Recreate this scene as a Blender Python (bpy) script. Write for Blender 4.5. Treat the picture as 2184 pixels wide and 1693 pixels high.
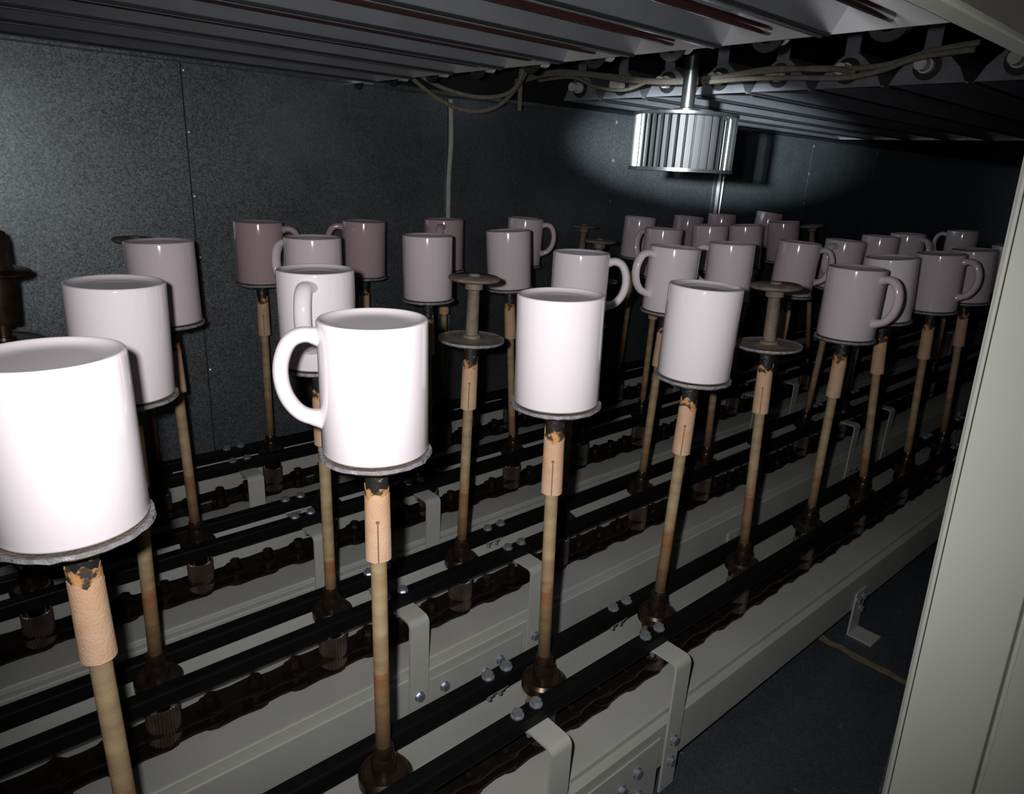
import bpy, bmesh, math, random
from mathutils import Vector, Matrix, Quaternion
random.seed(7)
for o in list(bpy.data.objects): bpy.data.objects.remove(o, do_unlink=True)
C = bpy.context.scene.collection
S = bpy.context.scene
PI = math.pi

# ------------------------------------------------------------------ camera
# X runs along the conveyor, Y across it towards the back wall, Z up; the lens is the origin
FPX, PITCH, ROLL, YAW = 1488.63, .31773, .05144, .73143
IW, IH = 2184, 1693
cyw, syw, cp, sp = math.cos(YAW), math.sin(YAW), math.cos(PITCH), math.sin(PITCH)
FW = Vector((syw*cp, cyw*cp, -sp)); RT = Vector((cyw, -syw, 0)); UP = RT.cross(FW)
c_, s_ = math.cos(ROLL), math.sin(ROLL)
RT, UP = c_*RT + s_*UP, -s_*RT + c_*UP
cam_d = bpy.data.cameras.new('camera')
cam_d.sensor_fit = 'HORIZONTAL'; cam_d.sensor_width = 36; cam_d.lens = FPX*36/IW
cam_d.clip_start = .01; cam_d.clip_end = 50
cam = bpy.data.objects.new('camera', cam_d); C.objects.link(cam)
M = Matrix.Identity(4)
for r in range(3):
    M[r][0], M[r][1], M[r][2] = RT[r], UP[r], -FW[r]
cam.matrix_world = M
S.camera = cam

# ------------------------------------------------------------------ light
w = bpy.data.worlds.new('world'); S.world = w; w.use_nodes = True
w.node_tree.nodes['Background'].inputs[0].default_value = (.8, .9, 1, 1)
w.node_tree.nodes['Background'].inputs[1].default_value = .004
def spot(name, loc, target, power, size, blend, radius, col):
    d = bpy.data.lights.new(name, 'SPOT'); d.energy = power; d.spot_size = math.radians(size); d.spot_blend = blend
    d.shadow_soft_size = radius; d.color = col
    o = bpy.data.objects.new(name, d); C.objects.link(o); o.location = loc
    o.rotation_euler = (Vector(target)-Vector(loc)).to_track_quat('-Z', 'Y').to_euler()
    return o
fl = -RT*.027 + UP*.014 + FW*.012
spot('camera_flash', fl, fl + FW, 20.5, 103, 1, .006, (1, .965, .95))
# a torch held at the left of the camera, its beam on the back wall behind the fan
torch = spot('hand_torch', (-.17, .03, .03), (2.06, 1.38, .085), 950, 21, 1, .012, (.9, .96, 1))
torch.scale = (1, .42, 1)      # flat oval beam
S.view_settings.view_transform = 'Standard'; S.view_settings.look = 'None'
S.view_settings.exposure = 0; S.view_settings.gamma = 1
S.view_settings.use_curve_mapping = False

# ------------------------------------------------------------------ materials
MATS = {}
def mat(name, col, rough=.5, metal=0., var=0., vscale=30., col2=None, bump=0., bscale=200., spec=.5, coat=0., detail=4, thr=None):
    if name in MATS: return MATS[name]
    m = bpy.data.materials.new(name); m.use_nodes = True; nt = m.node_tree; N = nt.nodes; L = nt.links
    b = N['Principled BSDF']
    b.inputs['Base Color'].default_value = (*col, 1); b.inputs['Roughness'].default_value = rough
    b.inputs['Metallic'].default_value = metal; b.inputs['Specular IOR Level'].default_value = spec
    b.inputs['Coat Weight'].default_value = coat; b.inputs['Coat Roughness'].default_value = .08
    tc = N.new('ShaderNodeTexCoord')
    if var > 0 or col2:
        n = N.new('ShaderNodeTexNoise'); n.inputs['Scale'].default_value = vscale; n.inputs['Detail'].default_value = detail
        L.new(tc.outputs['Object'], n.inputs['Vector'])
        r = N.new('ShaderNodeValToRGB')
        a, bb = thr if thr else (.3, .7)
        r.color_ramp.elements[0].position = a; r.color_ramp.elements[1].position = bb
        c2 = col2 if col2 else tuple(x*(1-var) for x in col)
        r.color_ramp.elements[0].color = (*c2, 1); r.color_ramp.elements[1].color = (*col, 1)
        L.new(n.outputs['Fac'], r.inputs[0]); L.new(r.outputs[0], b.inputs['Base Color'])
    if bump > 0:
        n2 = N.new('ShaderNodeTexNoise'); n2.inputs['Scale'].default_value = bscale; n2.inputs['Detail'].default_value = 3
        L.new(tc.outputs['Object'], n2.inputs['Vector'])
        bp = N.new('ShaderNodeBump'); bp.inputs['Strength'].default_value = bump; bp.inputs['Distance'].default_value = .002
        L.new(n2.outputs['Fac'], bp.inputs['Height']); L.new(bp.outputs[0], b.inputs['Normal'])
    MATS[name] = m
    return m
def galvanised(name, col, metal, rough):
    m = mat(name, col, rough, metal); nt = m.node_tree; N = nt.nodes; L = nt.links; b = N['Principled BSDF']
    tc = N.new('ShaderNodeTexCoord')
    v = N.new('ShaderNodeTexVoronoi'); v.inputs['Scale'].default_value = 420
    n = N.new('ShaderNodeTexNoise'); n.inputs['Scale'].default_value = 5; n.inputs['Detail'].default_value = 8; n.inputs['Roughness'].default_value = .65
    L.new(tc.outputs['Object'], v.inputs['Vector']); L.new(tc.outputs['Object'], n.inputs['Vector'])
    sx = N.new('ShaderNodeSeparateColor'); L.new(v.outputs['Color'], sx.inputs[0])
    mx = N.new('ShaderNodeMath'); mx.operation = 'MULTIPLY_ADD'; mx.inputs[1].default_value = .5; L.new(sx.outputs[0], mx.inputs[0])
    L.new(n.outputs['Fac'], mx.inputs[2])
    r = N.new('ShaderNodeValToRGB'); r.color_ramp.elements[0].position = .35; r.color_ramp.elements[1].position = 1.1
    r.color_ramp.elements[0].color = (*[x*.7 for x in col], 1); r.color_ramp.elements[1].color = (*[min(1, x*1.45) for x in col], 1)
    L.new(mx.outputs[0], r.inputs[0])
    # sparse pale scuffs and scratches
    mp_ = N.new('ShaderNodeMapping'); mp_.inputs['Scale'].default_value = (60, 60, 14); L.new(tc.outputs['Object'], mp_.inputs['Vector'])
    n3 = N.new('ShaderNodeTexNoise'); n3.inputs['Scale'].default_value = 1; n3.inputs['Detail'].default_value = 6; L.new(mp_.outputs[0], n3.inputs['Vector'])
    r3 = N.new('ShaderNodeValToRGB'); r3.color_ramp.elements[0].position = .69; r3.color_ramp.elements[1].position = .76; L.new(n3.outputs['Fac'], r3.inputs[0])
    mc = N.new('ShaderNodeMix'); mc.data_type = 'RGBA'; L.new(r3.outputs[0], mc.inputs[0]); L.new(r.outputs[0], mc.inputs[6]); mc.inputs[7].default_value = (.4, .41, .42, 1)
    L.new(mc.outputs[2], b.inputs['Base Color'])
    mr = N.new('ShaderNodeMapRange'); mr.inputs['To Min'].default_value = rough-.1; mr.inputs['To Max'].default_value = rough+.12
    L.new(sx.outputs[1], mr.inputs['Value']); L.new(mr.outputs[0], b.inputs['Roughness'])
    bp = N.new('ShaderNodeBump'); bp.inputs['Strength'].default_value = .07; bp.inputs['Distance'].default_value = .001
    n2 = N.new('ShaderNodeTexNoise'); n2.inputs['Scale'].default_value = 160; L.new(tc.outputs['Object'], n2.inputs['Vector'])
    L.new(n2.outputs['Fac'], bp.inputs['Height']); L.new(bp.outputs[0], b.inputs['Normal'])
    return m
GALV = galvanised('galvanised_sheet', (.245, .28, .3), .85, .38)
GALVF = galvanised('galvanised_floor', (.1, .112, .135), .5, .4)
DARK = mat('dark_ceiling_steel', (.03, .033, .035), .6, .4, .4, 8)
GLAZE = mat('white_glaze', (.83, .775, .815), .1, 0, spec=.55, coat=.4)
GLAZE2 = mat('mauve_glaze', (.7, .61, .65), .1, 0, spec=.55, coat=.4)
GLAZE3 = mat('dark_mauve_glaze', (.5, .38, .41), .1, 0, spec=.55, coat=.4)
RUBBER = mat('black_rubber', (.018, .017, .017), .45, 0, 0, 150, (.2, .15, .1), .4, 300, thr=(.3, .36))
TAPE = mat('tan_tape', (.6, .43, .3), .75, 0, 0, 60, (.55, .33, .2), .3, 500)
BURN = mat('scorched_tape', (.52, .27, .1), .7, 0, 0, 130, (.05, .035, .03), .5, 300, thr=(.42, .5))
ROD = mat('coated_rod', (.44, .34, .19), .6, 0, 0, 18, (.25, .17, .1), .25, 500)
def banded(m):
    # coating worn to bare brown steel near the collar, with a rust-red ring at its edge
    nt = m.node_tree; N = nt.nodes; L = nt.links; b = N['Principled BSDF']
    tc = N.new('ShaderNodeTexCoord'); sx = N.new('ShaderNodeSeparateXYZ'); L.new(tc.outputs['Object'], sx.inputs[0])
    n = N.new('ShaderNodeTexNoise'); n.inputs['Scale'].default_value = 60; L.new(tc.outputs['Object'], n.inputs['Vector'])
    ma = N.new('ShaderNodeMath'); ma.operation = 'MULTIPLY_ADD'; ma.inputs[1].default_value = .1; L.new(n.outputs['Fac'], ma.inputs[0]); L.new(sx.outputs[2], ma.inputs[2])
    oi = N.new('ShaderNodeObjectInfo'); m2 = N.new('ShaderNodeMath'); m2.operation = 'MULTIPLY_ADD'; m2.inputs[1].default_value = .16
    L.new(oi.outputs['Random'], m2.inputs[0]); L.new(ma.outputs[0], m2.inputs[2])
    r = N.new('ShaderNodeValToRGB'); e = r.color_ramp.elements
    e[0].position = .17; e[0].color = (.3, .25, .2, 1); e[1].position = .55; e[1].color = (1, 1, 1, 1)
    for p, c in ((.3, (.6, .5, .42, 1)), (.38, (.75, .45, .33, 1)), (.42, (.95, .9, .85, 1))):
        q = e.new(p); q.color = c
    L.new(m2.outputs[0], r.inputs[0])
    src = b.inputs['Base Color'].links[0].from_socket
    mx = N.new('ShaderNodeMix'); mx.data_type = 'RGBA'; mx.blend_type = 'MULTIPLY'; mx.inputs[0].default_value = 1
    L.new(src, mx.inputs[6]); L.new(r.outputs[0], mx.inputs[7]); L.new(mx.outputs[2], b.inputs['Base Color'])
banded(ROD)
SEAT = mat('crusted_seat_disc', (.21, .175, .13), .65, 0, 0, 60, (.12, .095, .075), .6, 350)
RIM = mat('crusted_rim', (.27, .27, .3), .4, 0, 0, 120, (.17, .16, .16), .8, 260)
OILY = mat('oily_steel', (.085, .06, .045), .3, .75, .6, 60)
BRASS = mat('polished_collar', (.5, .4, .25), .18, 1, .5, 40)
GEAR = mat('knurled_roller', (.17, .13, .105), .42, .7, .5, 50)
BAR = mat('black_guide', (.004, .004, .0045), .5, 0, 0, 40, (.006, .006, .006), .15, 200, .15)
CHAIN = mat('greased_chain', (.009, .007, .006), .4, .3, 0, 60, (.018, .01, .008), spec=.25)
PIN = mat('greased_pin', (.05, .033, .025), .3, .7, .5, 80)
PAINT = mat('grey_paint', (.47, .48, .45), .5, 0, .14, 9, None, .12, 350, .4, detail=8)
PAINTD = mat('door_paint', (.66, .69, .62), .42, 0, .1, 5, None, .06, 300, .4)
ZINC = mat('zinc_bolt', (.5, .54, .6), .28, .7, .3, 200)
ALU = mat('reflector_aluminium', (.27, .285, .32), .35, .5, .2, 15)
ALUE = mat('reflector_end', (.5, .5, .5), .35, .55, .12, 15)
CHAN = mat('channel_steel', (.36, .38, .38), .3, .85, .3, 60)
DRUM = mat('fan_inside_shade', (.012, .012, .013), .7)  # near-black colour standing in for the shade inside the hollow wheel
FANM = mat('fan_steel', (.085, .09, .09), .3, .9, .3, 60)
QUARTZ = mat('ruby_quartz_tube', (.045, .018, .018), .2, 0, .3, 20)
HEADM = mat('header_sheet', (.25, .25, .235), .5, 0, .2, 12)
CERAM = mat('ceramic_holder', (.5, .49, .47), .6)
HOLDER = mat('lamp_holder_plate', (.24, .255, .29), .4, .3, .3, 30)
CABLE = mat('fabric_cable', (.19, .175, .135), .8, 0, .3, 150)
SEAL = mat('sealant', (.5, .53, .47), .7, 0, .2, 60)
OUT = mat('outside_dark', (.03, .015, .012), .7)
DIRT = mat('dry_dirt', (.3, .235, .17), .9, 0, .4, 60)
GROOVE = mat('slot_shadow', (.2, .13, .08), .8)

# ------------------------------------------------------------------ mesh helpers
def mesh(name, verts, faces, m, smooth=False, autos=None):
    me = bpy.data.meshes.new(name); me.from_pydata([tuple(v) for v in verts], [], faces); me.validate()
    bm = bmesh.new(); bm.from_mesh(me); bmesh.ops.recalc_face_normals(bm, faces=bm.faces); bm.to_mesh(me); bm.free()
    me.materials.append(m)
    if smooth:
        me.polygons.foreach_set('use_smooth', [True]*len(me.polygons))
        if autos: me.set_sharp_from_angle(angle=math.radians(autos))
    return me
class MB:
    def __init__(s): s.v = []; s.f = []
    def add(s, v, f):
        n = len(s.v); s.v += [tuple(x) for x in v]; s.f += [tuple(i+n for i in q) for q in f]; return s
    def box(s, x0, x1, y0, y1, z0, z1):
        return s.add([(x0,y0,z0),(x1,y0,z0),(x1,y1,z0),(x0,y1,z0),(x0,y0,z1),(x1,y0,z1),(x1,y1,z1),(x0,y1,z1)],
                     [(0,3,2,1),(4,5,6,7),(0,1,5,4),(1,2,6,5),(2,3,7,6),(3,0,4,7)])
    def lathe(s, prof, n=24, jit=0, rnd=None, caps=True):
        v = []; f = []
        for (r, z) in prof:
            for k in range(n):
                a = 2*PI*k/n
                rr = r
                v.append((rr*math.cos(a), rr*math.sin(a), z))
        for i in range(len(prof)-1):
            for k in range(n):
                k2 = (k+1) % n
                f.append((i*n+k, i*n+k2, (i+1)*n+k2, (i+1)*n+k))
        if caps:
            f.append(tuple(reversed(range(n)))); m = (len(prof)-1)*n; f.append(tuple(range(m, m+n)))
        return s.add(v, f)
    def cyl(s, c, axis, r, h, n=12, r2=None):
        # cylinder from point c along axis
        ax = Vector(axis).normalized(); q = Vector((0, 0, 1)).rotation_difference(ax)
        r2 = r if r2 is None else r2
        v = []
        for (rr, z) in ((r, 0), (r2, h)):
            for k in range(n):
                a = 2*PI*(k+.5)/n
                v.append(Vector(c) + q @ Vector((rr*math.cos(a), rr*math.sin(a), z)))
        f = [(k, (k+1) % n, n+(k+1) % n, n+k) for k in range(n)] + [tuple(reversed(range(n))), tuple(range(n, 2*n))]
        return s.add(v, f)
    def extrude_x(s, prof, x0, x1, closed=True):
        n = len(prof)
        v = [(x0, y, z) for y, z in prof] + [(x1, y, z) for y, z in prof]
        f = [(k, (k+1) % n, n+(k+1) % n, n+k) for k in range(n if closed else n-1)]
        if closed: f += [tuple(reversed(range(n))), tuple(range(n, 2*n))]
        return s.add(v, f)
    def tube(s, pts, r, n=8):
        pts = [Vector(p) for p in pts]; v = []; f = []
        up = None
        for i, p in enumerate(pts):
            t = (pts[min(i+1, len(pts)-1)] - pts[max(i-1, 0)]).normalized()
            if up is None: up = t.orthogonal().normalized()
            up = (up - t*up.dot(t)).normalized(); sd = t.cross(up)
            for k in range(n):
                a = 2*PI*k/n; v.append(p + (up*math.cos(a) + sd*math.sin(a))*r)
        for i in range(len(pts)-1):
            for k in range(n):
                f.append((i*n+k, i*n+(k+1) % n, (i+1)*n+(k+1) % n, (i+1)*n+k))
        f.append(tuple(reversed(range(n)))); m = (len(pts)-1)*n; f.append(tuple(range(m, m+n)))
        return s.add(v, f)
    def mesh(s, name, m, smooth=False, autos=35): return mesh(name, s.v, s.f, m, smooth, autos)
def smoothpath(pts, sub=8):
    pts = [Vector(p) for p in pts]; out = []
    for i in range(len(pts)-1):
        p0 = pts[max(i-1, 0)]; p1 = pts[i]; p2 = pts[i+1]; p3 = pts[min(i+2, len(pts)-1)]
        for k in range(sub):
            t = k/sub
            out.append(.5*((2*p1) + (p2-p0)*t + (2*p0-5*p1+4*p2-p3)*t*t + (3*p1-p0-3*p2+p3)*t**3))
    out.append(pts[-1]); return out
def obj(name, me, parent=None, loc=(0,0,0), rot=None, scale=None):
    o = bpy.data.objects.new(name, me); C.objects.link(o); o.location = loc
    if rot is not None:
        o.rotation_mode = 'QUATERNION'; o.rotation_quaternion = rot
    if scale: o.scale = scale
    o.parent = parent
    return o
def empty(name, loc=(0,0,0)):
    o = bpy.data.objects.new(name, None); C.objects.link(o); o.location = loc; o.empty_display_size = .02; return o
def tag(o, label=None, cat=None, group=None, kind=None):
    if label: o['label'] = label
    if cat: o['category'] = cat
    if group: o['group'] = group
    if kind: o['kind'] = kind
    return o
def beveled(me, w=.002, seg=2):
    bm = bmesh.new(); bm.from_mesh(me)
    bmesh.ops.bevel(bm, geom=list(bm.edges), offset=w, segments=seg, affect='EDGES', profile=.5)
    bm.to_mesh(me); bm.free(); return me
def ray(u, v): return FW + RT*((u-IW/2)/FPX) - UP*((v-IH/2)/FPX)
def depth(P): return Vector(P).dot(FW)

# ------------------------------------------------------------------ structure
ZF, YW, ZC = -.76, 1.38, .31          # floor, back wall, ceiling
YFW = .15                            # inner face of the front wall
X0, X1 = -1.0, 5.6
wall = obj('wall_back', MB().box(X0, X1, YW+.002, YW+.03, ZF, ZC).mesh('wall_back', DARK))
tag(wall, 'long galvanised sheet-metal back wall of the oven, riveted panels', 'wall', kind='structure')
seams = [-.14+.57*k for k in range(-1, 10)]
edges = [X0] + [x for x in seams if X0 < x < X1] + [X1]
for a, b in zip(edges[:-1], edges[1:]):
    obj('panel', MB().box(a+.0012, b-.0012, YW, YW+.004, ZF, .145).mesh('panel', GALV), wall)
scr = MB().lathe([(.0045, 0), (.0042, .0015), (.002, .0028)], 10).mesh('screw', ZINC, True)
qy = Quaternion((1, 0, 0), PI/2)
for x in seams:
    if 0 < x < 3.3:
        for z in (.132, .031, -.079, -.19, -.3, -.41):
            obj('screw', scr, wall, (x+.006, YW, z), qy)
obj('top_angle', MB().box(X0, X1, YW-.03, YW-.001, .143, .15).mesh('top_angle', GALV), wall)
bead = MB().tube(smoothpath([(1.005, YW-.002, .138), (1.008, YW-.003, .05), (1.004, YW-.002, -.06), (1.007, YW-.003, -.3), (1.006, YW-.002, -.6)]), .0055, 8).mesh('sealant_bead', SEAL, True)
tag(obj('sealant_bead', bead, wall), 'pale sealant bead down a panel joint')
prof = [(YW, 0)]
ch = MB()
pts = [(-.034, 0), (-.03, -.004), (-.018, -.004), (-.016, -.001), (-.012, -.012), (-.004, -.014), (0, -.009), (.004, -.014), (.012, -.012), (.016, -.001), (.024, -.004), (.03, 0)]
v = [(2.115+x, YW+y, z) for z in (-.5, .03) for x, y in pts]; n = len(pts)
ch.add(v, [(k, k+1, n+k+1, n+k) for k in range(n-1)] + [tuple(range(n)), tuple(range(n, 2*n))])
tag(obj('seam_channel', ch.mesh('seam_channel', CHAN, True, 50), wall), 'bright ribbed metal channel over a panel joint')

floor = obj('floor', MB().box(X0, X1, -.6, YW+.03, ZF-.02, ZF-.001).mesh('floor', DARK))
tag(floor, 'dark galvanised sheet floor under the conveyor', 'floor', kind='structure')
fe = [X0, -.02, .55, 1.12, 1.69, 2.26, 3.4, X1]
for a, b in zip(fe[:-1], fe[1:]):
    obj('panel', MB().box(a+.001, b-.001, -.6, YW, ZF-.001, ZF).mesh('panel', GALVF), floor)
rs = random.Random(3); sm = MB()
top = []; bot = []
for k in range(15):
    t = k/14; yy = .41-.2*t
    wd_ = .006*(1-t)+.003; top.append((1.113-wd_*rs.random(), yy, ZF+.0008)); bot.append((1.122+wd_*rs.random(), yy, ZF+.0008))
for k in range(14): sm.add([top[k], top[k+1], bot[k+1], bot[k]], [(0, 1, 2, 3)])
tag(obj('joint_smear', sm.mesh('joint_smear', DIRT), floor), 'beige dirt along the floor joint')

ceil = obj('ceiling', MB().box(X0, X1, -.1, YW+.03, ZC, ZC+.02).mesh('ceiling', DARK))
tag(ceil, 'dark ceiling above the lamp reflectors', 'ceiling', kind='structure')
we = obj('wall_right', MB().box(X1, X1+.02, .2, YW+.03, ZF, ZC).mesh('wall_right', GALV))
tag(we, 'far end wall of the oven', 'wall', kind='structure')
wl = obj('wall_left', MB().box(X0-.02, X0, -.1, YW+.03, ZF, ZC).mesh('wall_left', GALV))
tag(wl, 'near end wall of the oven left of the view', 'wall', kind='structure')
wf = obj('wall_front', MB().box(.66, X1, YFW-.03, YFW, ZF, ZC).mesh('wall_front', GALV))
tag(wf, 'front wall of the oven beyond the door opening', 'wall', kind='structure')

# door opening: jamb on the right, header above; folded painted sheet
door = empty('door_1', (.63, .11, ZF))
tag(door, 'grey-green painted sheet-metal frame of the oven opening', 'door frame', kind='structure')
def world_child(name, me, parent, **k):
    o = obj(name, me, parent, -parent.location, **k); return o
tilt = .036      # the post leans a little
def jy(y, z): return y + tilt*z
def jambbox(y0, y1, x0, x1, z0=ZF, z1=ZC-.002):
    b = MB()
    v = []
    for z in (z0, z1):
        v += [(x0, jy(y0, z), z), (x1, jy(y0, z), z), (x1, jy(y1, z), z), (x0, jy(y1, z), z)]
    return b.add(v, [(0,3,2,1),(4,5,6,7),(0,1,5,4),(1,2,6,5),(2,3,7,6),(3,0,4,7)])
world_child('jamb_face', beveled(jambbox(.0923, .1525, .62, .655).mesh('jamb_face', PAINTD), .0012), door)
world_child('jamb_return', beveled(jambbox(.059, .0872, .6185, .655).mesh('jamb_return', PAINTD), .0012), door)
world_child('jamb_groove', jambbox(.0868, .0941, .636, .654).mesh('jamb_groove', PAINTD), door)
lip = MB().tube([(.6196, jy(.1543, ZF+.003), ZF+.003), (.6196, jy(.1543, ZC-.005), ZC-.005)], .0016, 8)
tag(world_child('rolled_lip', lip.mesh('rolled_lip', PAINTD, True), door), 'thin rolled edge of the post')
world_child('inner_flange', jambbox(.1557, .158, .6215, .656).mesh('inner_flange', PAINT), door)
world_child('header_lip', beveled(MB().box(X0+.01, .605, .1372, .1503, .0777, .15).mesh('header_lip', PAINTD), .001), door)
world_child('header_face', MB().extrude_x([(.1357, .08), (.015, .09), (.015, .15), (.1357, .15)], X0+.01, .605).mesh('header_face', HEADM), door)
world_child('header_panel', MB().box(X0+.01, .617, .117, .1357, .1505, ZC-.002).mesh('header_panel', GALV), door)
tag(obj('trim_1', MB().box(.657, .75, -.5, .045, ZF, ZC).mesh('trim_1', OUT)), 'dark brown edge outside the door post', 'trim', kind='structure')

# ------------------------------------------------------------------ lamp reflectors under the ceiling
HW, TH, AP = .059, .058, .017       # half width, height, half apex
def reflector(name, x0, x1, yc, z0, label, endx, holder_dir, group):
    AP = .017 if holder_dir > 0 else .007
    t = empty(name, ((x0+x1)/2, yc, z0+TH)); tag(t, label, 'heat lamp', group)
    O = -t.location
    th = .0015
    p = [(-HW, 0), (-HW+.012, .022), (-AP-.016, TH-.012), (-AP, TH), (AP, TH), (AP+.016, TH-.012), (HW-.012, .022), (HW, 0)]
    outer = [(yc+y, z0+z) for y, z in p]
    # open shell with a thin return lip on both sides
    lipL = [(yc-HW+.0, z0-.004), (yc-HW+.0045, z0-.004), (yc-HW+.0045, z0+.001)]
    inner = [(yc-HW+.003, z0+.0015)] + [(yc+y*(1-.025), z0+z-.002) for y, z in p[1:-1]] + [(yc+HW-.003, z0+.0015)]
    b = MB(); n = len(p)
    vv = [(x, *q) for x in (x0, x1) for q in outer] + [(x, *q) for x in (x0, x1) for q in inner]
    f = []
    for k in range(n-1):
        f.append((k, k+1, n+k+1, n+k)); f.append((2*n+k, 3*n+k, 3*n+k+1, 2*n+k+1))
    f.append((0, n, 3*n, 2*n)); f.append((n-1, 2*n+n-1, 3*n+n-1, n+n-1))
    b.add(vv, f)
    obj('reflector_shell', b.mesh('reflector_shell', ALU), t, O)
    for s in (-1, 1):
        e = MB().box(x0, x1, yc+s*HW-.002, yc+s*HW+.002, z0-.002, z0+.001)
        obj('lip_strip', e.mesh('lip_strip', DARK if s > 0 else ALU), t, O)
    for xx in (x0, x1):
        e = MB(); q = [(yc+y*.97, z0+z*.97) for y, z in p]
        e.extrude_x(q, xx-.001, xx+.001)
        obj('end_plate', e.mesh('end_plate', ALUE if holder_dir > 0 else HOLDER), t, O)
    zt = z0+(.01 if holder_dir > 0 else .026)
    tb = MB().tube([(x0-.015, yc, zt), (x1+.015, yc, zt)], .0048, 12)
    tag(obj('quartz_tube', tb.mesh('quartz_tube', QUARTZ, True), t, O), 'dark red quartz heating tube')
    h = obj('lamp_holder', MB().cyl((endx, yc+.002, zt), (holder_dir, 0, 0), .012, .012, 16).cyl((endx+holder_dir*.012, yc+.002, zt), (holder_dir, 0, 0), .0095, .02, 16).mesh('lamp_holder', CERAM, True), t, O)
    tag(h, 'white ceramic lamp holder')
    rg = MB().cyl((endx, yc+.002, zt), (holder_dir, 0, 0), .021, .003, 20)
    obj('holder_ring', rg.mesh('holder_ring', DARK, True), h, Vector((0, 0, 0)))
    br = MB().box(endx, endx+.002*holder_dir, yc-.012, yc+.012, z0+TH*.9, ZC) if holder_dir > 0 else MB().box(endx-.002, endx, yc-.012, yc+.012, z0+TH*.9, ZC)
    obj('hanger', br.mesh('hanger', HOLDER), t, O)
    return t
ordn = ['first', 'second', 'third', 'fourth', 'fifth', 'sixth', 'seventh', 'eighth', 'ninth', 'tenth', 'eleventh', 'twelfth']
for k in range(9):
    yc = .327 + .1265*k
    reflector('heater_reflector', -.95, .75, yc, .142, f'near bank overhead lamp reflector, {ordn[k]} counted from the door header', .752, 1, 'near bank of lamp reflectors')
for k in range(8):
    yc = .362 + .1265*k
    reflector('heater_reflector', 1.29, 2.75, yc, .158, f'far bank lamp reflector behind the fan, {ordn[k]} counted from the door side', 1.288, -1, 'far bank of lamp reflectors')

# fan wheel hanging in the gap between the banks
fan = empty('fan_wheel', (.965, .705, .006)); tag(fan, 'galvanised squirrel-cage fan wheel hanging from a steel shaft', 'fan')
FR = .079
obj('top_plate', MB().lathe([(FR, .08), (FR+.001, .0805), (FR+.001, .0845), (FR, .085)], 48).mesh('top_plate', FANM, True), fan)
ring = MB().lathe([(FR-.014, 0), (FR+.002, 0), (FR+.002, .005), (FR-.014, .005), (FR-.014, 0)], 48, caps=False)
obj('bottom_ring', ring.mesh('bottom_ring', FANM, True), fan)
bl = MB()
for s in range(6):
    a = s/5; bl.v.append((FR-.005*a, .002*math.sin(a*PI*.5), .005)); bl.v.append((FR-.005*a, .002*math.sin(a*PI*.5), .08))
for s in range(5): bl.f.append((2*s, 2*s+2, 2*s+3, 2*s+1))
blm = bl.mesh('blade', FANM, True, 60)
for k in range(40): obj('blade', blm, fan, rot=Quaternion((0, 0, 1), 2*PI*k/40))
obj('shade_drum', MB().lathe([(.056, .004), (.056, .08)], 32).mesh('shade_drum', DRUM, True, 40), fan)  # added black cylinder that keeps the gaps between the blades dark
obj('hub', MB().lathe([(.02, .085), (.02, .092), (.0105, .094)], 20).mesh('hub', FANM, True), fan)
obj('shaft', MB().lathe([(.0105, .09), (.0105, ZC-.006)], 20).mesh('shaft', FANM, True), fan)

# cables (fabric sleeved) strung along the gap
def cable(label, pts, r=.0042, grp='fabric sleeved lamp cables'):
    o = obj('lamp_cable', MB().tube(smoothpath(pts, 8), r, 8).mesh('lamp_cable', CABLE, True)); tag(o, label, 'cable', grp)
def px(u, v, x): q = ray(u, v); return q*(x/q.x)
cable('cream lamp cable drooping in a deep loop under the near bank corner', [(.80, 1.25, .165), (.86, 1.22, .12), (.90, 1.17, .1), (.95, 1.15, .112), (1.0, 1.15, .15), (1.05, 1.16, .21)])
cable('cream lamp cable drooping in a shallow loop under the near bank corner', [(.80, 1.23, .168), (.86, 1.2, .138), (.92, 1.15, .126), (.98, 1.13, .148), (1.02, 1.14, .22)])
cable('cream cable end hanging straight down between the two lamp banks', [(1.06, 1.2, ZC), (1.06, 1.205, .17), (1.065, 1.21, .115)], .005)
XC = 1.2
cable('thick cream cable rising from the hanging cable end to the far bank', [px(1040, 245, XC), px(1065, 210, XC), px(1100, 180, XC), px(1160, 160, XC), px(1240, 158, XC), px(1330, 170, XC), px(1420, 175, XC), px(1500, 172, XC)], .0055)
cable('thin cream cable arching behind the fan shaft along the far bank', [px(1100, 172, XC), px(1180, 152, XC), px(1290, 160, XC), px(1400, 172, XC), px(1520, 165, XC), px(1640, 152, XC), px(1760, 145, XC), px(1820, 155, XC-.02)])
cable('cream cable crossing over the far lamp holders towards the door header', [px(1480, 178, XC), px(1560, 160, XC), px(1650, 146, XC), px(1760, 148, XC), px(1880, 140, XC), px(1990, 108, XC), px(2090, 90, XC)])
cable('lower cream cable linking the far lamp holders near the door', [px(1500, 176, XC-.02), px(1590, 168, XC-.02), px(1700, 166, XC-.02), px(1800, 166, XC-.02), px(1880, 150, XC-.02), px(1960, 122, XC-.02), px(2080, 105, XC-.02)])
cable('short cream cable sagging between the innermost far lamp holders', [px(1150, 172, XC), px(1220, 165, XC), px(1270, 185, XC), px(1330, 192, XC), px(1380, 175, XC)], .0035)

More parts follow.
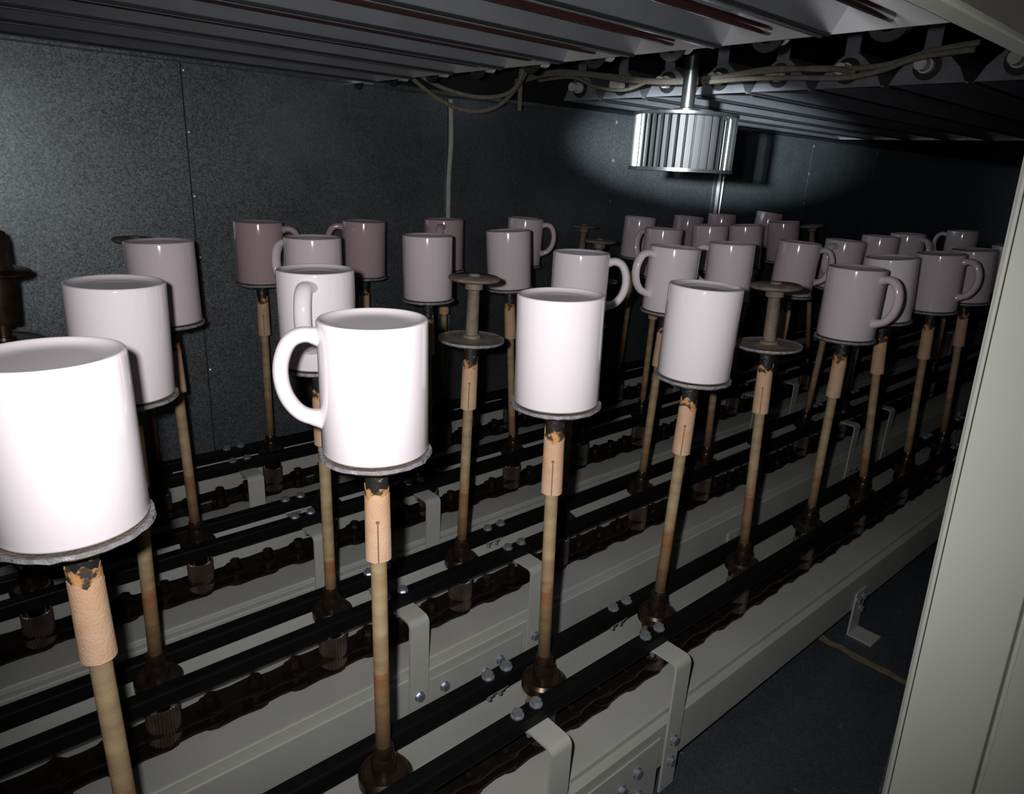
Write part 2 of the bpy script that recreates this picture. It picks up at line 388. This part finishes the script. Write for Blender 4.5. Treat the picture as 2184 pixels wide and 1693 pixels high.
# ------------------------------------------------------------------ conveyor lanes
SP = .20373
LANE = {'F': (.0595, .4448), 'R': (.1381, .7005), 'T': (.2649, .9665), 'U': (.2817, 1.2257)}
LN = {'F': 'front', 'R': 'second', 'T': 'third', 'U': 'back'}
XA, XB = -.9, 5.0
boltm = MB().cyl((0, 0, 0), (0, 0, 1), .0072, .0012, 14).cyl((0, 0, .0012), (0, 0, 1), .0058, .0045, 6).mesh('bolt', ZINC, True, 30)
nutm = MB().cyl((0, 0, 0), (0, 0, -1), .0055, .005, 6).cyl((0, 0, -.004), (0, 0, -1), .0028, .008, 8).mesh('nut', ZINC, True, 30)
def strap_mesh(sign):
    # inverted-J strap: up the face of the beam, over and under the guide bar
    yf, yb, zt, zb, th, wd = (-.0745 if sign < 0 else -.0615), -.026, -.5505, -.745 if sign < 0 else -.66, .003, .0145
    R = .009; path = [(yf, zb), (yf, zt-R)]
    for k in range(1, 5):
        a = PI - k*PI/8; path.append((yf+R+R*math.cos(a), zt-R+R*math.sin(a)))
    path.append((yb, zt))
    inn = []
    for k, (y, z) in enumerate(path):
        if k <= 1: inn.append((y+th, z))
        elif k == len(path)-1: inn.append((y, z-th))
        else:
            a = PI - (k-1)*PI/8; inn.append((yf+R+(R-th)*math.cos(a), zt-R+(R-th)*math.sin(a)))
    b = MB(); n = len(path); v = []
    for x in (-wd, wd):
        v += [(x, y*(1 if sign < 0 else -1), z) for y, z in path] + [(x, y*(1 if sign < 0 else -1), z) for y, z in inn]
    f = []
    for k in range(n-1):
        f += [(k, k+1, 2*n+k+1, 2*n+k), (n+k+1, n+k, 3*n+k, 3*n+k+1), (k+1, k, n+k, n+k+1), (2*n+k, 2*n+k+1, 3*n+k+1, 3*n+k)]
    f += [(0, 2*n, 3*n, n), (n-1, 2*n-1, 4*n-1, 3*n-1)]
    return b.add(v, f).mesh('strap', PAINT, True, 30)
STRAP = {-1: strap_mesh(-1), 1: strap_mesh(1)}
# chain link and pin
def dogbone(L, rw, rn, z0, z1, n=7):
    b = MB(); pr = []
    for k in range(n): a = PI/2 + PI*k/(n-1); pr.append((rw*math.cos(a), rw*math.sin(a)))
    pr.append((L/2, -rn))
    for k in range(n): a = -PI/2 + PI*k/(n-1); pr.append((L+rw*math.cos(a), rw*math.sin(a)))
    pr.append((L/2, rn)); m = len(pr)
    v = [(x, y, z0) for x, y in pr] + [(x, y, z1) for x, y in pr]
    return b.add(v, [(k, (k+1) % m, m+(k+1) % m, m+k) for k in range(m)] + [tuple(reversed(range(m))), tuple(range(m, 2*m))])
PITCHC = SP/4
lk = dogbone(PITCHC, .0165, .0142, -.6045, -.601); b2 = dogbone(PITCHC, .0165, .0142, -.626, -.6225); lk.add(b2.v, b2.f)
LINKA = lk.mesh('link', CHAIN)
lk = dogbone(PITCHC, .0165, .0142, -.6083, -.6048); b2 = dogbone(PITCHC, .0165, .0142, -.622, -.6185); lk.add(b2.v, b2.f)
LINKB = lk.mesh('link', CHAIN)
PINM = MB().cyl((0, 0, -.629), (0, 0, 1), .0085, .028, 12).cyl((0, 0, -.601), (0, 0, 1), .0095, .0035, 12).cyl((0, 0, -.5975), (0, 0, 1), .0075, .007, 6).mesh('pin', PIN, True, 30)
for ln, (lx, ly) in LANE.items():
    nm = LN[ln]
    fr = empty('mug_conveyor', (1.0, ly, ZF))
    tag(fr, {'F': 'nearest grey conveyor beam with two black guide bars, beside the bare floor', 'R': 'second grey conveyor beam from the front with black guide bars',
             'T': 'third grey conveyor beam from the front with black guide bars', 'U': 'rearmost grey conveyor beam with black guide bars along the metal wall'}[ln], 'conveyor', 'parallel conveyor frames')
    O = Vector((-1.0, 0, -ZF))
    bm_ = MB().extrude_x([(-.059, -.6385), (-.059, -.632), (-.0575, -.6303), (-.055, -.63), (.052, -.63), (.052, -.70), (.049, -.70), (.049, -.6335), (-.0555, -.6335), (-.0555, -.6385)], XA, XB)
    obj('beam', bm_.mesh('beam', PAINT), fr, O)
    obj('beam_web', MB().extrude_x([(-.0665, -.6395), (-.0685, -.6415), (-.0685, -.708), (-.030, -.708), (-.030, -.705), (-.0655, -.705), (-.0655, -.6425), (-.02, -.6425), (-.02, -.6395)], XA, XB).mesh('beam_web', PAINT), fr, O)
    obj('back_plate', beveled(MB().box(XA, XB, .0525, .0555, -.66, -.554).mesh('back_plate', PAINT), .001), fr, O)
    for s in (-1, 1):
        g = beveled(MB().box(XA, XB, s*.031-.0085, s*.031+.0085, -.5500, -.5310).mesh('guide_bar', BAR), .0025)
        tag(obj('guide_bar', g, fr, O), 'black guide bar')
    for xs in (.425, .632, 1.69, 1.9, 3.0, 3.2):
        for s in (-1, 1):
            st = obj('strap', STRAP[s], fr, (xs-1.0, 0, -ZF))
            for dx in (-.012, .014):
                obj('bolt', boltm, st, (dx+(-.012 if s < 0 else .0), s*.031, -.531))
                obj('nut', nutm, st, (dx*.6, s*.033, -.5537))
            qf = Quaternion((1, 0, 0), PI/2 if s < 0 else -PI/2)
            for z in ((-.668, -.701) if s < 0 else (-.64,)):
                obj('bolt', boltm, st, (0, -.0745 if s < 0 else .0615, z), qf)
    for xa in (.445, 1.71, 3.02):
        jp = obj('joint_plate', beveled(MB().extrude_x([(-.0712, -.752), (-.0712, -.655), (-.0688, -.655), (-.0688, -.752)], xa, xa+.165).mesh('joint_plate', PAINT), .001), fr, O)
        qf = Quaternion((1, 0, 0), PI/2)
        for dx, z in ((.023, -.676), (.095, -.69), (.122, -.681), (.032, -.722), (.13, -.722)):
            obj('bolt', boltm, jp, (xa+dx, -.0712, z), qf)
    for xf in (-.1, 1.165, 2.5, 3.8):
        ft = MB().extrude_x([(-.0687, -.675), (-.0717, -.675), (-.0717, -.757), (-.112, -.757), (-.112, -.7598), (-.0687, -.7598)], xf, xf+.04)
        fo = obj('foot', ft.mesh('foot', PAINT), fr, O)
        qf = Quaternion((1, 0, 0), PI/2)
        for dx, z in ((.008, -.69), (.03, -.69), (.03, -.715)): obj('bolt', boltm, fo, (xf+dx, -.0717, z), qf)
    # legs that stand out of sight under the beam
    for xl in (-.6, .9, 2.2, 3.6):
        obj('leg', MB().box(xl, xl+.03, .0, .03, ZF, -.634).mesh('leg', PAINT), fr, O)
    chn = empty('conveyor_chain', (1.0, ly, -.6295))
    tag(chn, {'F': 'greasy black roller chain riding on the nearest conveyor beam', 'R': 'greasy black roller chain on the second beam from the front',
              'T': 'greasy black roller chain on the third beam from the front', 'U': 'greasy black roller chain on the rearmost beam by the wall'}[ln], 'chain', 'conveyor chains')
    k = -18 if ln != 'F' else -4
    kend = 54 if ln != 'F' else 44
    for j in range(k, kend):
        x = lx + j*PITCHC
        obj('link', LINKA if j % 2 else LINKB, chn, (x-1.0, 0, .6295))
        if j % 4: obj('pin', PINM, chn, (x-1.0, 0, .6295))

# ------------------------------------------------------------------ spindles and mugs
MH, MR = .104, .041
mp = [(MR-.004, 0), (MR-.001, .0008), (MR, .0025), (MR, MH-.0024), (MR-.0003, MH-.001), (MR-.0011, MH-.0002), (MR-.002, MH), (MR-.003, MH-.0003), (MR-.0046, MH-.0014), (MR-.0075, MH-.0028), (MR-.0115, MH-.0037),
      (MR-.018, MH-.004), (.004, MH-.004)]
inner = [(.004, MH-.012), (MR-.008, MH-.0125), (MR-.0045, MH-.016), (MR-.0042, .004), (MR-.004, 0)]
b = MB().lathe(mp, 56, caps=False); nb = len(b.v)
b.f.append(tuple(range(nb-56, nb)))
b.lathe(inner, 56, caps=False); b.f.append(tuple(reversed(range(nb, nb+56))))
BODY = b.mesh('mug_body', GLAZE, True, 75)
hp = smoothpath([(MR-.003, .0905), (.0505, .0925), (.0605, .087), (.0665, .073), (.067, .057), (.0625, .0425), (.053, .0315), (MR-.003, .0265)], 6)
hb = MB(); nn = 14
for i, p in enumerate(hp):
    t = (hp[min(i+1, len(hp)-1)] - hp[max(i-1, 0)]); t.normalize()
    nrm = Vector((-t.y, t.x))
    e = min(i, len(hp)-1-i); fl_ = 1 + .35*max(0, 1-e/4)
    for k in range(nn):
        a = 2*PI*k/nn
        rr = .0058*fl_*math.cos(a)
        hb.v.append((p.x+nrm.x*rr, .0086*fl_*math.sin(a), p.y+nrm.y*rr))
for i in range(len(hp)-1):
    for k in range(nn): hb.f.append((i*nn+k, i*nn+(k+1) % nn, (i+1)*nn+(k+1) % nn, (i+1)*nn+k))
hb.f += [tuple(range(nn)), tuple(range((len(hp)-1)*nn, len(hp)*nn))]
HANDLE = hb.mesh('mug_handle', GLAZE, True, 70)
def glazed(me, g):
    c = me.copy(); c.materials[0] = g; return c
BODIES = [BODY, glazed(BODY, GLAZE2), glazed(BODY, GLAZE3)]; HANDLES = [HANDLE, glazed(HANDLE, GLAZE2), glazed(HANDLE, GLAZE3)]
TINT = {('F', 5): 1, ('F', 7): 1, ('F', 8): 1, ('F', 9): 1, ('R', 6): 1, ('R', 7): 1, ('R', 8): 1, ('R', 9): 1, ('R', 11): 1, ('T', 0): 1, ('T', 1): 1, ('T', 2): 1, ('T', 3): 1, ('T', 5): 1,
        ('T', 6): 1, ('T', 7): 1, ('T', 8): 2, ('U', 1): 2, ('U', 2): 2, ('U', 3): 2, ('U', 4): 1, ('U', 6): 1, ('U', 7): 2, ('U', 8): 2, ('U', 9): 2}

# spindle parts; local z = 0 at the collar (world z -.54), upper parts hang from the mug top at local z = 0
GN = 30; gv = []; gf = []
for z, rs_ in ((-.0815, .0145), (-.079, .0176), (-.034, .0178), (-.0325, .0165)):
    for k in range(GN*2):
        a = PI*k/GN; r = rs_ - (.0016 if k % 2 else 0); gv.append((r*math.cos(a), r*math.sin(a), z))
for i in range(3):
    for k in range(GN*2): gf.append((i*GN*2+k, i*GN*2+(k+1) % (GN*2), (i+1)*GN*2+(k+1) % (GN*2), (i+1)*GN*2+k))
gf += [tuple(reversed(range(GN*2))), tuple(range(GN*6, GN*8))]
GEARM = mesh('fluted_roller', gv, gf, GEAR)
NECK = MB().lathe([(.0165, -.0325), (.0168, -.022), (.0155, -.013), (.0155, -.0115)], 28).mesh('neck', BRASS, True)
FLR = MB().lathe([(.0195, -.0118), (.0235, -.009), (.0238, .001), (.021, .0045), (.0195, .0042), (.0185, .0025), (.0125, .003)], 32).mesh('collar_flange', OILY, True, 40)
COL = MB().lathe([(.0115, .002), (.0115, .018), (.0105, .0205), (.0095, .021), (.0095, .03), (.0085, .0325)], 24).mesh('collar', OILY, True, 40)
STUB = MB().lathe([(.006, -.0895), (.006, -.081)], 12).mesh('stub', CHAIN, True)
RODM = MB().lathe([(.0068, 0), (.0068, 1)], 18).mesh('rod', ROD, True)
def seat_disc(sd):
    r = random.Random(sd); n = 48; v = []; f = []
    jit = [r.uniform(-.0004, .0006) for _ in range(n)]
    drop = [abs(r.gauss(0, .0004)) for _ in range(n)]
    rows = [(.007, -MH+.0005, 0, 0), (.012, -MH+.0004, 0, 0), (.016, -MH-.0016, 0, 0), (.0405, -MH-.0014, 0, 0), (.0432, -MH-.0006, 1, 0), (.0436, -MH-.003, 1, 1), (.041, -MH-.0052, 0, 1), (.012, -MH-.0052, 0, 0), (.007, -MH-.008, 0, 0)]
    for (rr, z, j, d) in rows:
        for k in range(n):
            a = 2*PI*k/n; q = rr+jit[k]*j; v.append((q*math.cos(a), q*math.sin(a), z-drop[k]*d))
    for i in range(len(rows)-1):
        for k in range(n): f.append((i*n+k, i*n+(k+1) % n, (i+1)*n+(k+1) % n, (i+1)*n+k))
    me = mesh('seat_disc', v, f, SEAT, True, 50); me.materials.append(RIM)
    for i, p in enumerate(me.polygons):
        zc = p.center.z; rad = math.hypot(p.center.x, p.center.y)
        if rad > .0412: p.material_index = 1
    return me
SEATS = [seat_disc(s) for s in range(5)]
POST = MB().lathe([(.0125, -MH-.001), (.0115, -MH+.004), (.0085, -MH+.0045), (.0082, -MH+.006), (.0075, -.046), (.0076, -.042), (.0115, -.0405), (.0115, -.03)], 22).mesh('post', SEAT, True, 50)
TOPD = MB().lathe([(.011, -.0305), (.031, -.03), (.0328, -.0285), (.0328, -.026), (.031, -.0245), (.008, -.024), (.0065, -.0215), (.005, -.021)], 40).mesh('top_disc', SEAT, True, 40)
def ragged(name, r0, z_hi, z_lo, amp, sd, m, n=28, r1=None):
    r = random.Random(sd); v = []; f = []
    r1 = r1 or r0
    h = [r.uniform(0, amp) for _ in range(n)]
    h = [.5*h[k]+.25*h[k-1]+.25*h[(k+1) % n] for k in range(n)]
    rows = 5
    for i in range(rows):
        t = i/(rows-1)
        for k in range(n):
            a = 2*PI*k/n; z1 = z_hi-h[k]; z = z_lo*(1-t)+z1*t
            rr = r1*(1-t)+r0*t
            rr *= 1+.02*math.sin(3*a+sd)*(1-t)
            v.append((rr*math.cos(a), rr*math.sin(a), z))
    for i in range(rows-1):
        for k in range(n): f.append((i*n+k, i*n+(k+1) % n, (i+1)*n+(k+1) % n, (i+1)*n+k))
    # thickness: inner wall
    o = len(v)
    for k in range(n): a = 2*PI*k/n; v.append((.0072*math.cos(a), .0072*math.sin(a), z_hi-h[k]-.0008)); 
    for k in range(n): a = 2*PI*k/n; v.append((.0072*math.cos(a), .0072*math.sin(a), z_lo+.0005))
    for k in range(n):
        k2 = (k+1) % n
        f += [((rows-1)*n+k, (rows-1)*n+k2, o+k2, o+k), (k2, k, o+n+k, o+n+k2)]
    return mesh(name, v, f, m, True, 60)
HOSES = [ragged('rubber_hose', .0092, -MH-.006, -MH-.044, .0, s, RUBBER) for s in range(3)]
SLEEVES = [ragged('tape_sleeve', .0102, -MH-.0335, -MH-.097, .012, s+10, TAPE, r1=.0108) for s in range(5)]
SCORCH = [ragged('scorch_band', .0099, -MH-.024, -MH-.046, .014, s+30, BURN) for s in range(5)]
SLOT = MB().box(-.0006, .0006, -.0112, -.0092, -MH-.0965, -MH-.062).cyl((0, -.0092, -MH-.06), (0, -1, 0), .0016, .0016, 12).mesh('slot', GROOVE)

# photograph positions: centre of the mug top (pixels), handle direction in degrees
# (0 = right in the picture, 90 = towards the lens, 180 = left, 270 = hidden behind), None = no mug
T = {
 'F': {0: (93, 752, 270), 1: (795, 678, 176), 2: (1197, 627, 270), 3: (1507, 608, 275), 4: ('disc', 1655, 605), 5: (1830, 570, 27), 6: (1902, 548, 270), 7: (2008, 540, 18), 8: (2079, 532, 270), 9: (2163, 524, 270)},
 'R': {0: (245, 600, 270), 1: (672, 573, 102), 2: ('disc', 1012, 588), 3: (1241, 537, -4), 4: (1441, 526, 148), 5: (1562, 518, 196), 6: (1707, 516, -12), 7: (1805, 512, 118), 8: (1880, 503, 270), 9: (1938, 498, 40), 11: (2055, 492, 180)},
 'T': {-1: ('post', -8, 572), 0: (338, 513, 270), 1: (666, 505, 216), 2: (912, 501, 270), 3: (1084, 491, 275), 4: ('disc', 1280, 511), 5: (1416, 487, 214), 6: (1516, 480, 270), 7: (1591, 480, 270), 8: (1672, 473, 270), 9: ('disc', 1733, 480)},
 'U': {0: ('disc', 288, 507), 1: (550, 472, 2), 2: (776, 471, 178), 3: (947, 467, 98), 4: (1122, 465, 0), 5: ('disc', 1246, 480), 6: (1366, 463, 270), 7: (1470, 461, 270), 8: (1541, 457, 270), 9: (1643, 453, 270)},
}
ROW = {'F': 'front row', 'R': 'second row', 'T': 'third row', 'U': 'back row'}
HND = lambda a: ('handle turned out of sight' if 225 < a % 360 < 315 else 'handle facing the camera' if 60 <= a % 360 <= 120 else 'handle on its left' if 120 < a % 360 <= 225 else 'handle on its right')
cnt = 0
for ln in 'FRTU':
    lx, ly = LANE[ln]; mi = 0; di = 0
    for i in sorted(T[ln]):
        e = T[ln][i]; bx = lx + i*SP
        base = Vector((bx, ly, -.54)); zt0 = Vector((bx, ly, -.1107))
        d0 = depth(zt0)
        disc = isinstance(e[0], str)
        if disc:
            P = ray(e[1], e[2])*depth(Vector((bx, ly, -.1347)))
            ax = (P-base).normalized(); h = (P-base).length + .024
        else:
            P = ray(e[0], e[1])*d0
            ax = (P-base).normalized(); h = (P-base).length
        q = Vector((0, 0, 1)).rotation_difference(ax)
        dv = Vector((bx, ly)).normalized(); rt = Vector((dv.y, -dv.x)); 
        root = empty('spindle', (bx, ly, -.6295))
        L0 = Vector((0, 0, .0895))
        spin = Quaternion((0, 0, 1), random.uniform(0, 6.28))
        obj('fluted_roller', GEARM, root, L0, spin); obj('neck', NECK, root, L0); obj('collar_flange', FLR, root, L0)
        obj('collar', COL, root, L0); obj('stub', STUB, root, L0)
        obj('rod', RODM, root, L0 + ax*.012, q @ spin, (1, 1, h-MH-.012))
        U = L0 + ax*h
        ang = math.atan2(-dv.y, -dv.x)
        q2 = q @ Quaternion((0, 0, 1), ang + random.uniform(-1.6, 1.6))
        obj('seat_disc', SEATS[cnt % 5], root, U, q2)
        obj('rubber_hose', HOSES[cnt % 3], root, U, q2)
        obj('scorch_band', SCORCH[(cnt*2+1) % 5], root, U, q2)
        sl = obj('tape_sleeve', SLEEVES[(cnt*3) % 5], root, U, q2)
        if (ln, i) in (('F', 1), ('F', 2), ('F', 3), ('R', 2), ('F', 4), ('R', 1), ('U', 1)):
            # slit of the sleeve turned towards the lens
            dq = q2.inverted() @ (q @ Quaternion((0, 0, 1), ang + PI/2))
            obj('slot', SLOT, sl, rot=dq)
        po = obj('post', POST, root, U, q2); obj('top_disc', TOPD, root, U, q2)
        cnt += 1
        if disc and e[0] == 'post':
            for o_ in root.children:
                if o_.name.split('.')[0] in ('post', 'top_disc', 'seat_disc'):
                    me_ = o_.data.copy(); me_.materials[0] = OILY; o_.data = me_
            cap = MB().lathe([(.017, -MH+.02), (.0175, -MH+.06), (.0165, -.031), (.0165, -.024), (.0145, -.02), (.0135, .008), (.011, .016), (.004, .0185)], 24).mesh('dark_cap', OILY, True, 50)
            tag(obj('dark_cap', cap, root, U, q2), 'dark rubber body and rounded cap')
        if disc:
            di += 1
            tag(root, {('F', 4): 'empty mug holder of two brown discs in the front row', ('R', 2): 'empty brown two-disc mug holder left of the second row mug with right handle',
                       ('T', -1): 'dark capped empty holder at the left picture edge', ('T', 4): 'faint empty holder in the third row behind the mug with open right handle',
                       ('T', 9): 'dark empty holder at the far end of the third row', ('U', 0): 'empty brown disc holder half hidden behind the leftmost third row mug',
                       ('U', 5): 'faint empty disc holder in the back row by the wall'}[(ln, i)], 'spindle', f'spindles of the {ROW[ln]}')
        else:
            mi += 1
            tag(root, f'tan rod spindle carrying the {ordn[mi-1]} mug from left in the {ROW[ln]}', 'spindle', f'spindles of the {ROW[ln]}')
            mo = empty('mug', base + ax*(h-MH)); mo.rotation_mode = 'QUATERNION'; 
            ha = math.radians(e[2]); hd = rt*math.cos(ha) - dv*math.sin(ha)
            mo.rotation_quaternion = q @ Quaternion((0, 0, 1), math.atan2(hd.y, hd.x))
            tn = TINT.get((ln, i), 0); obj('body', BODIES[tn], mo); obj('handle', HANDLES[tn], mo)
            tag(mo, f'upturned mug, {ordn[mi-1]} mug from left in {ROW[ln]}, {HND(e[2])}', 'mug', f'mugs of the {ROW[ln]}')
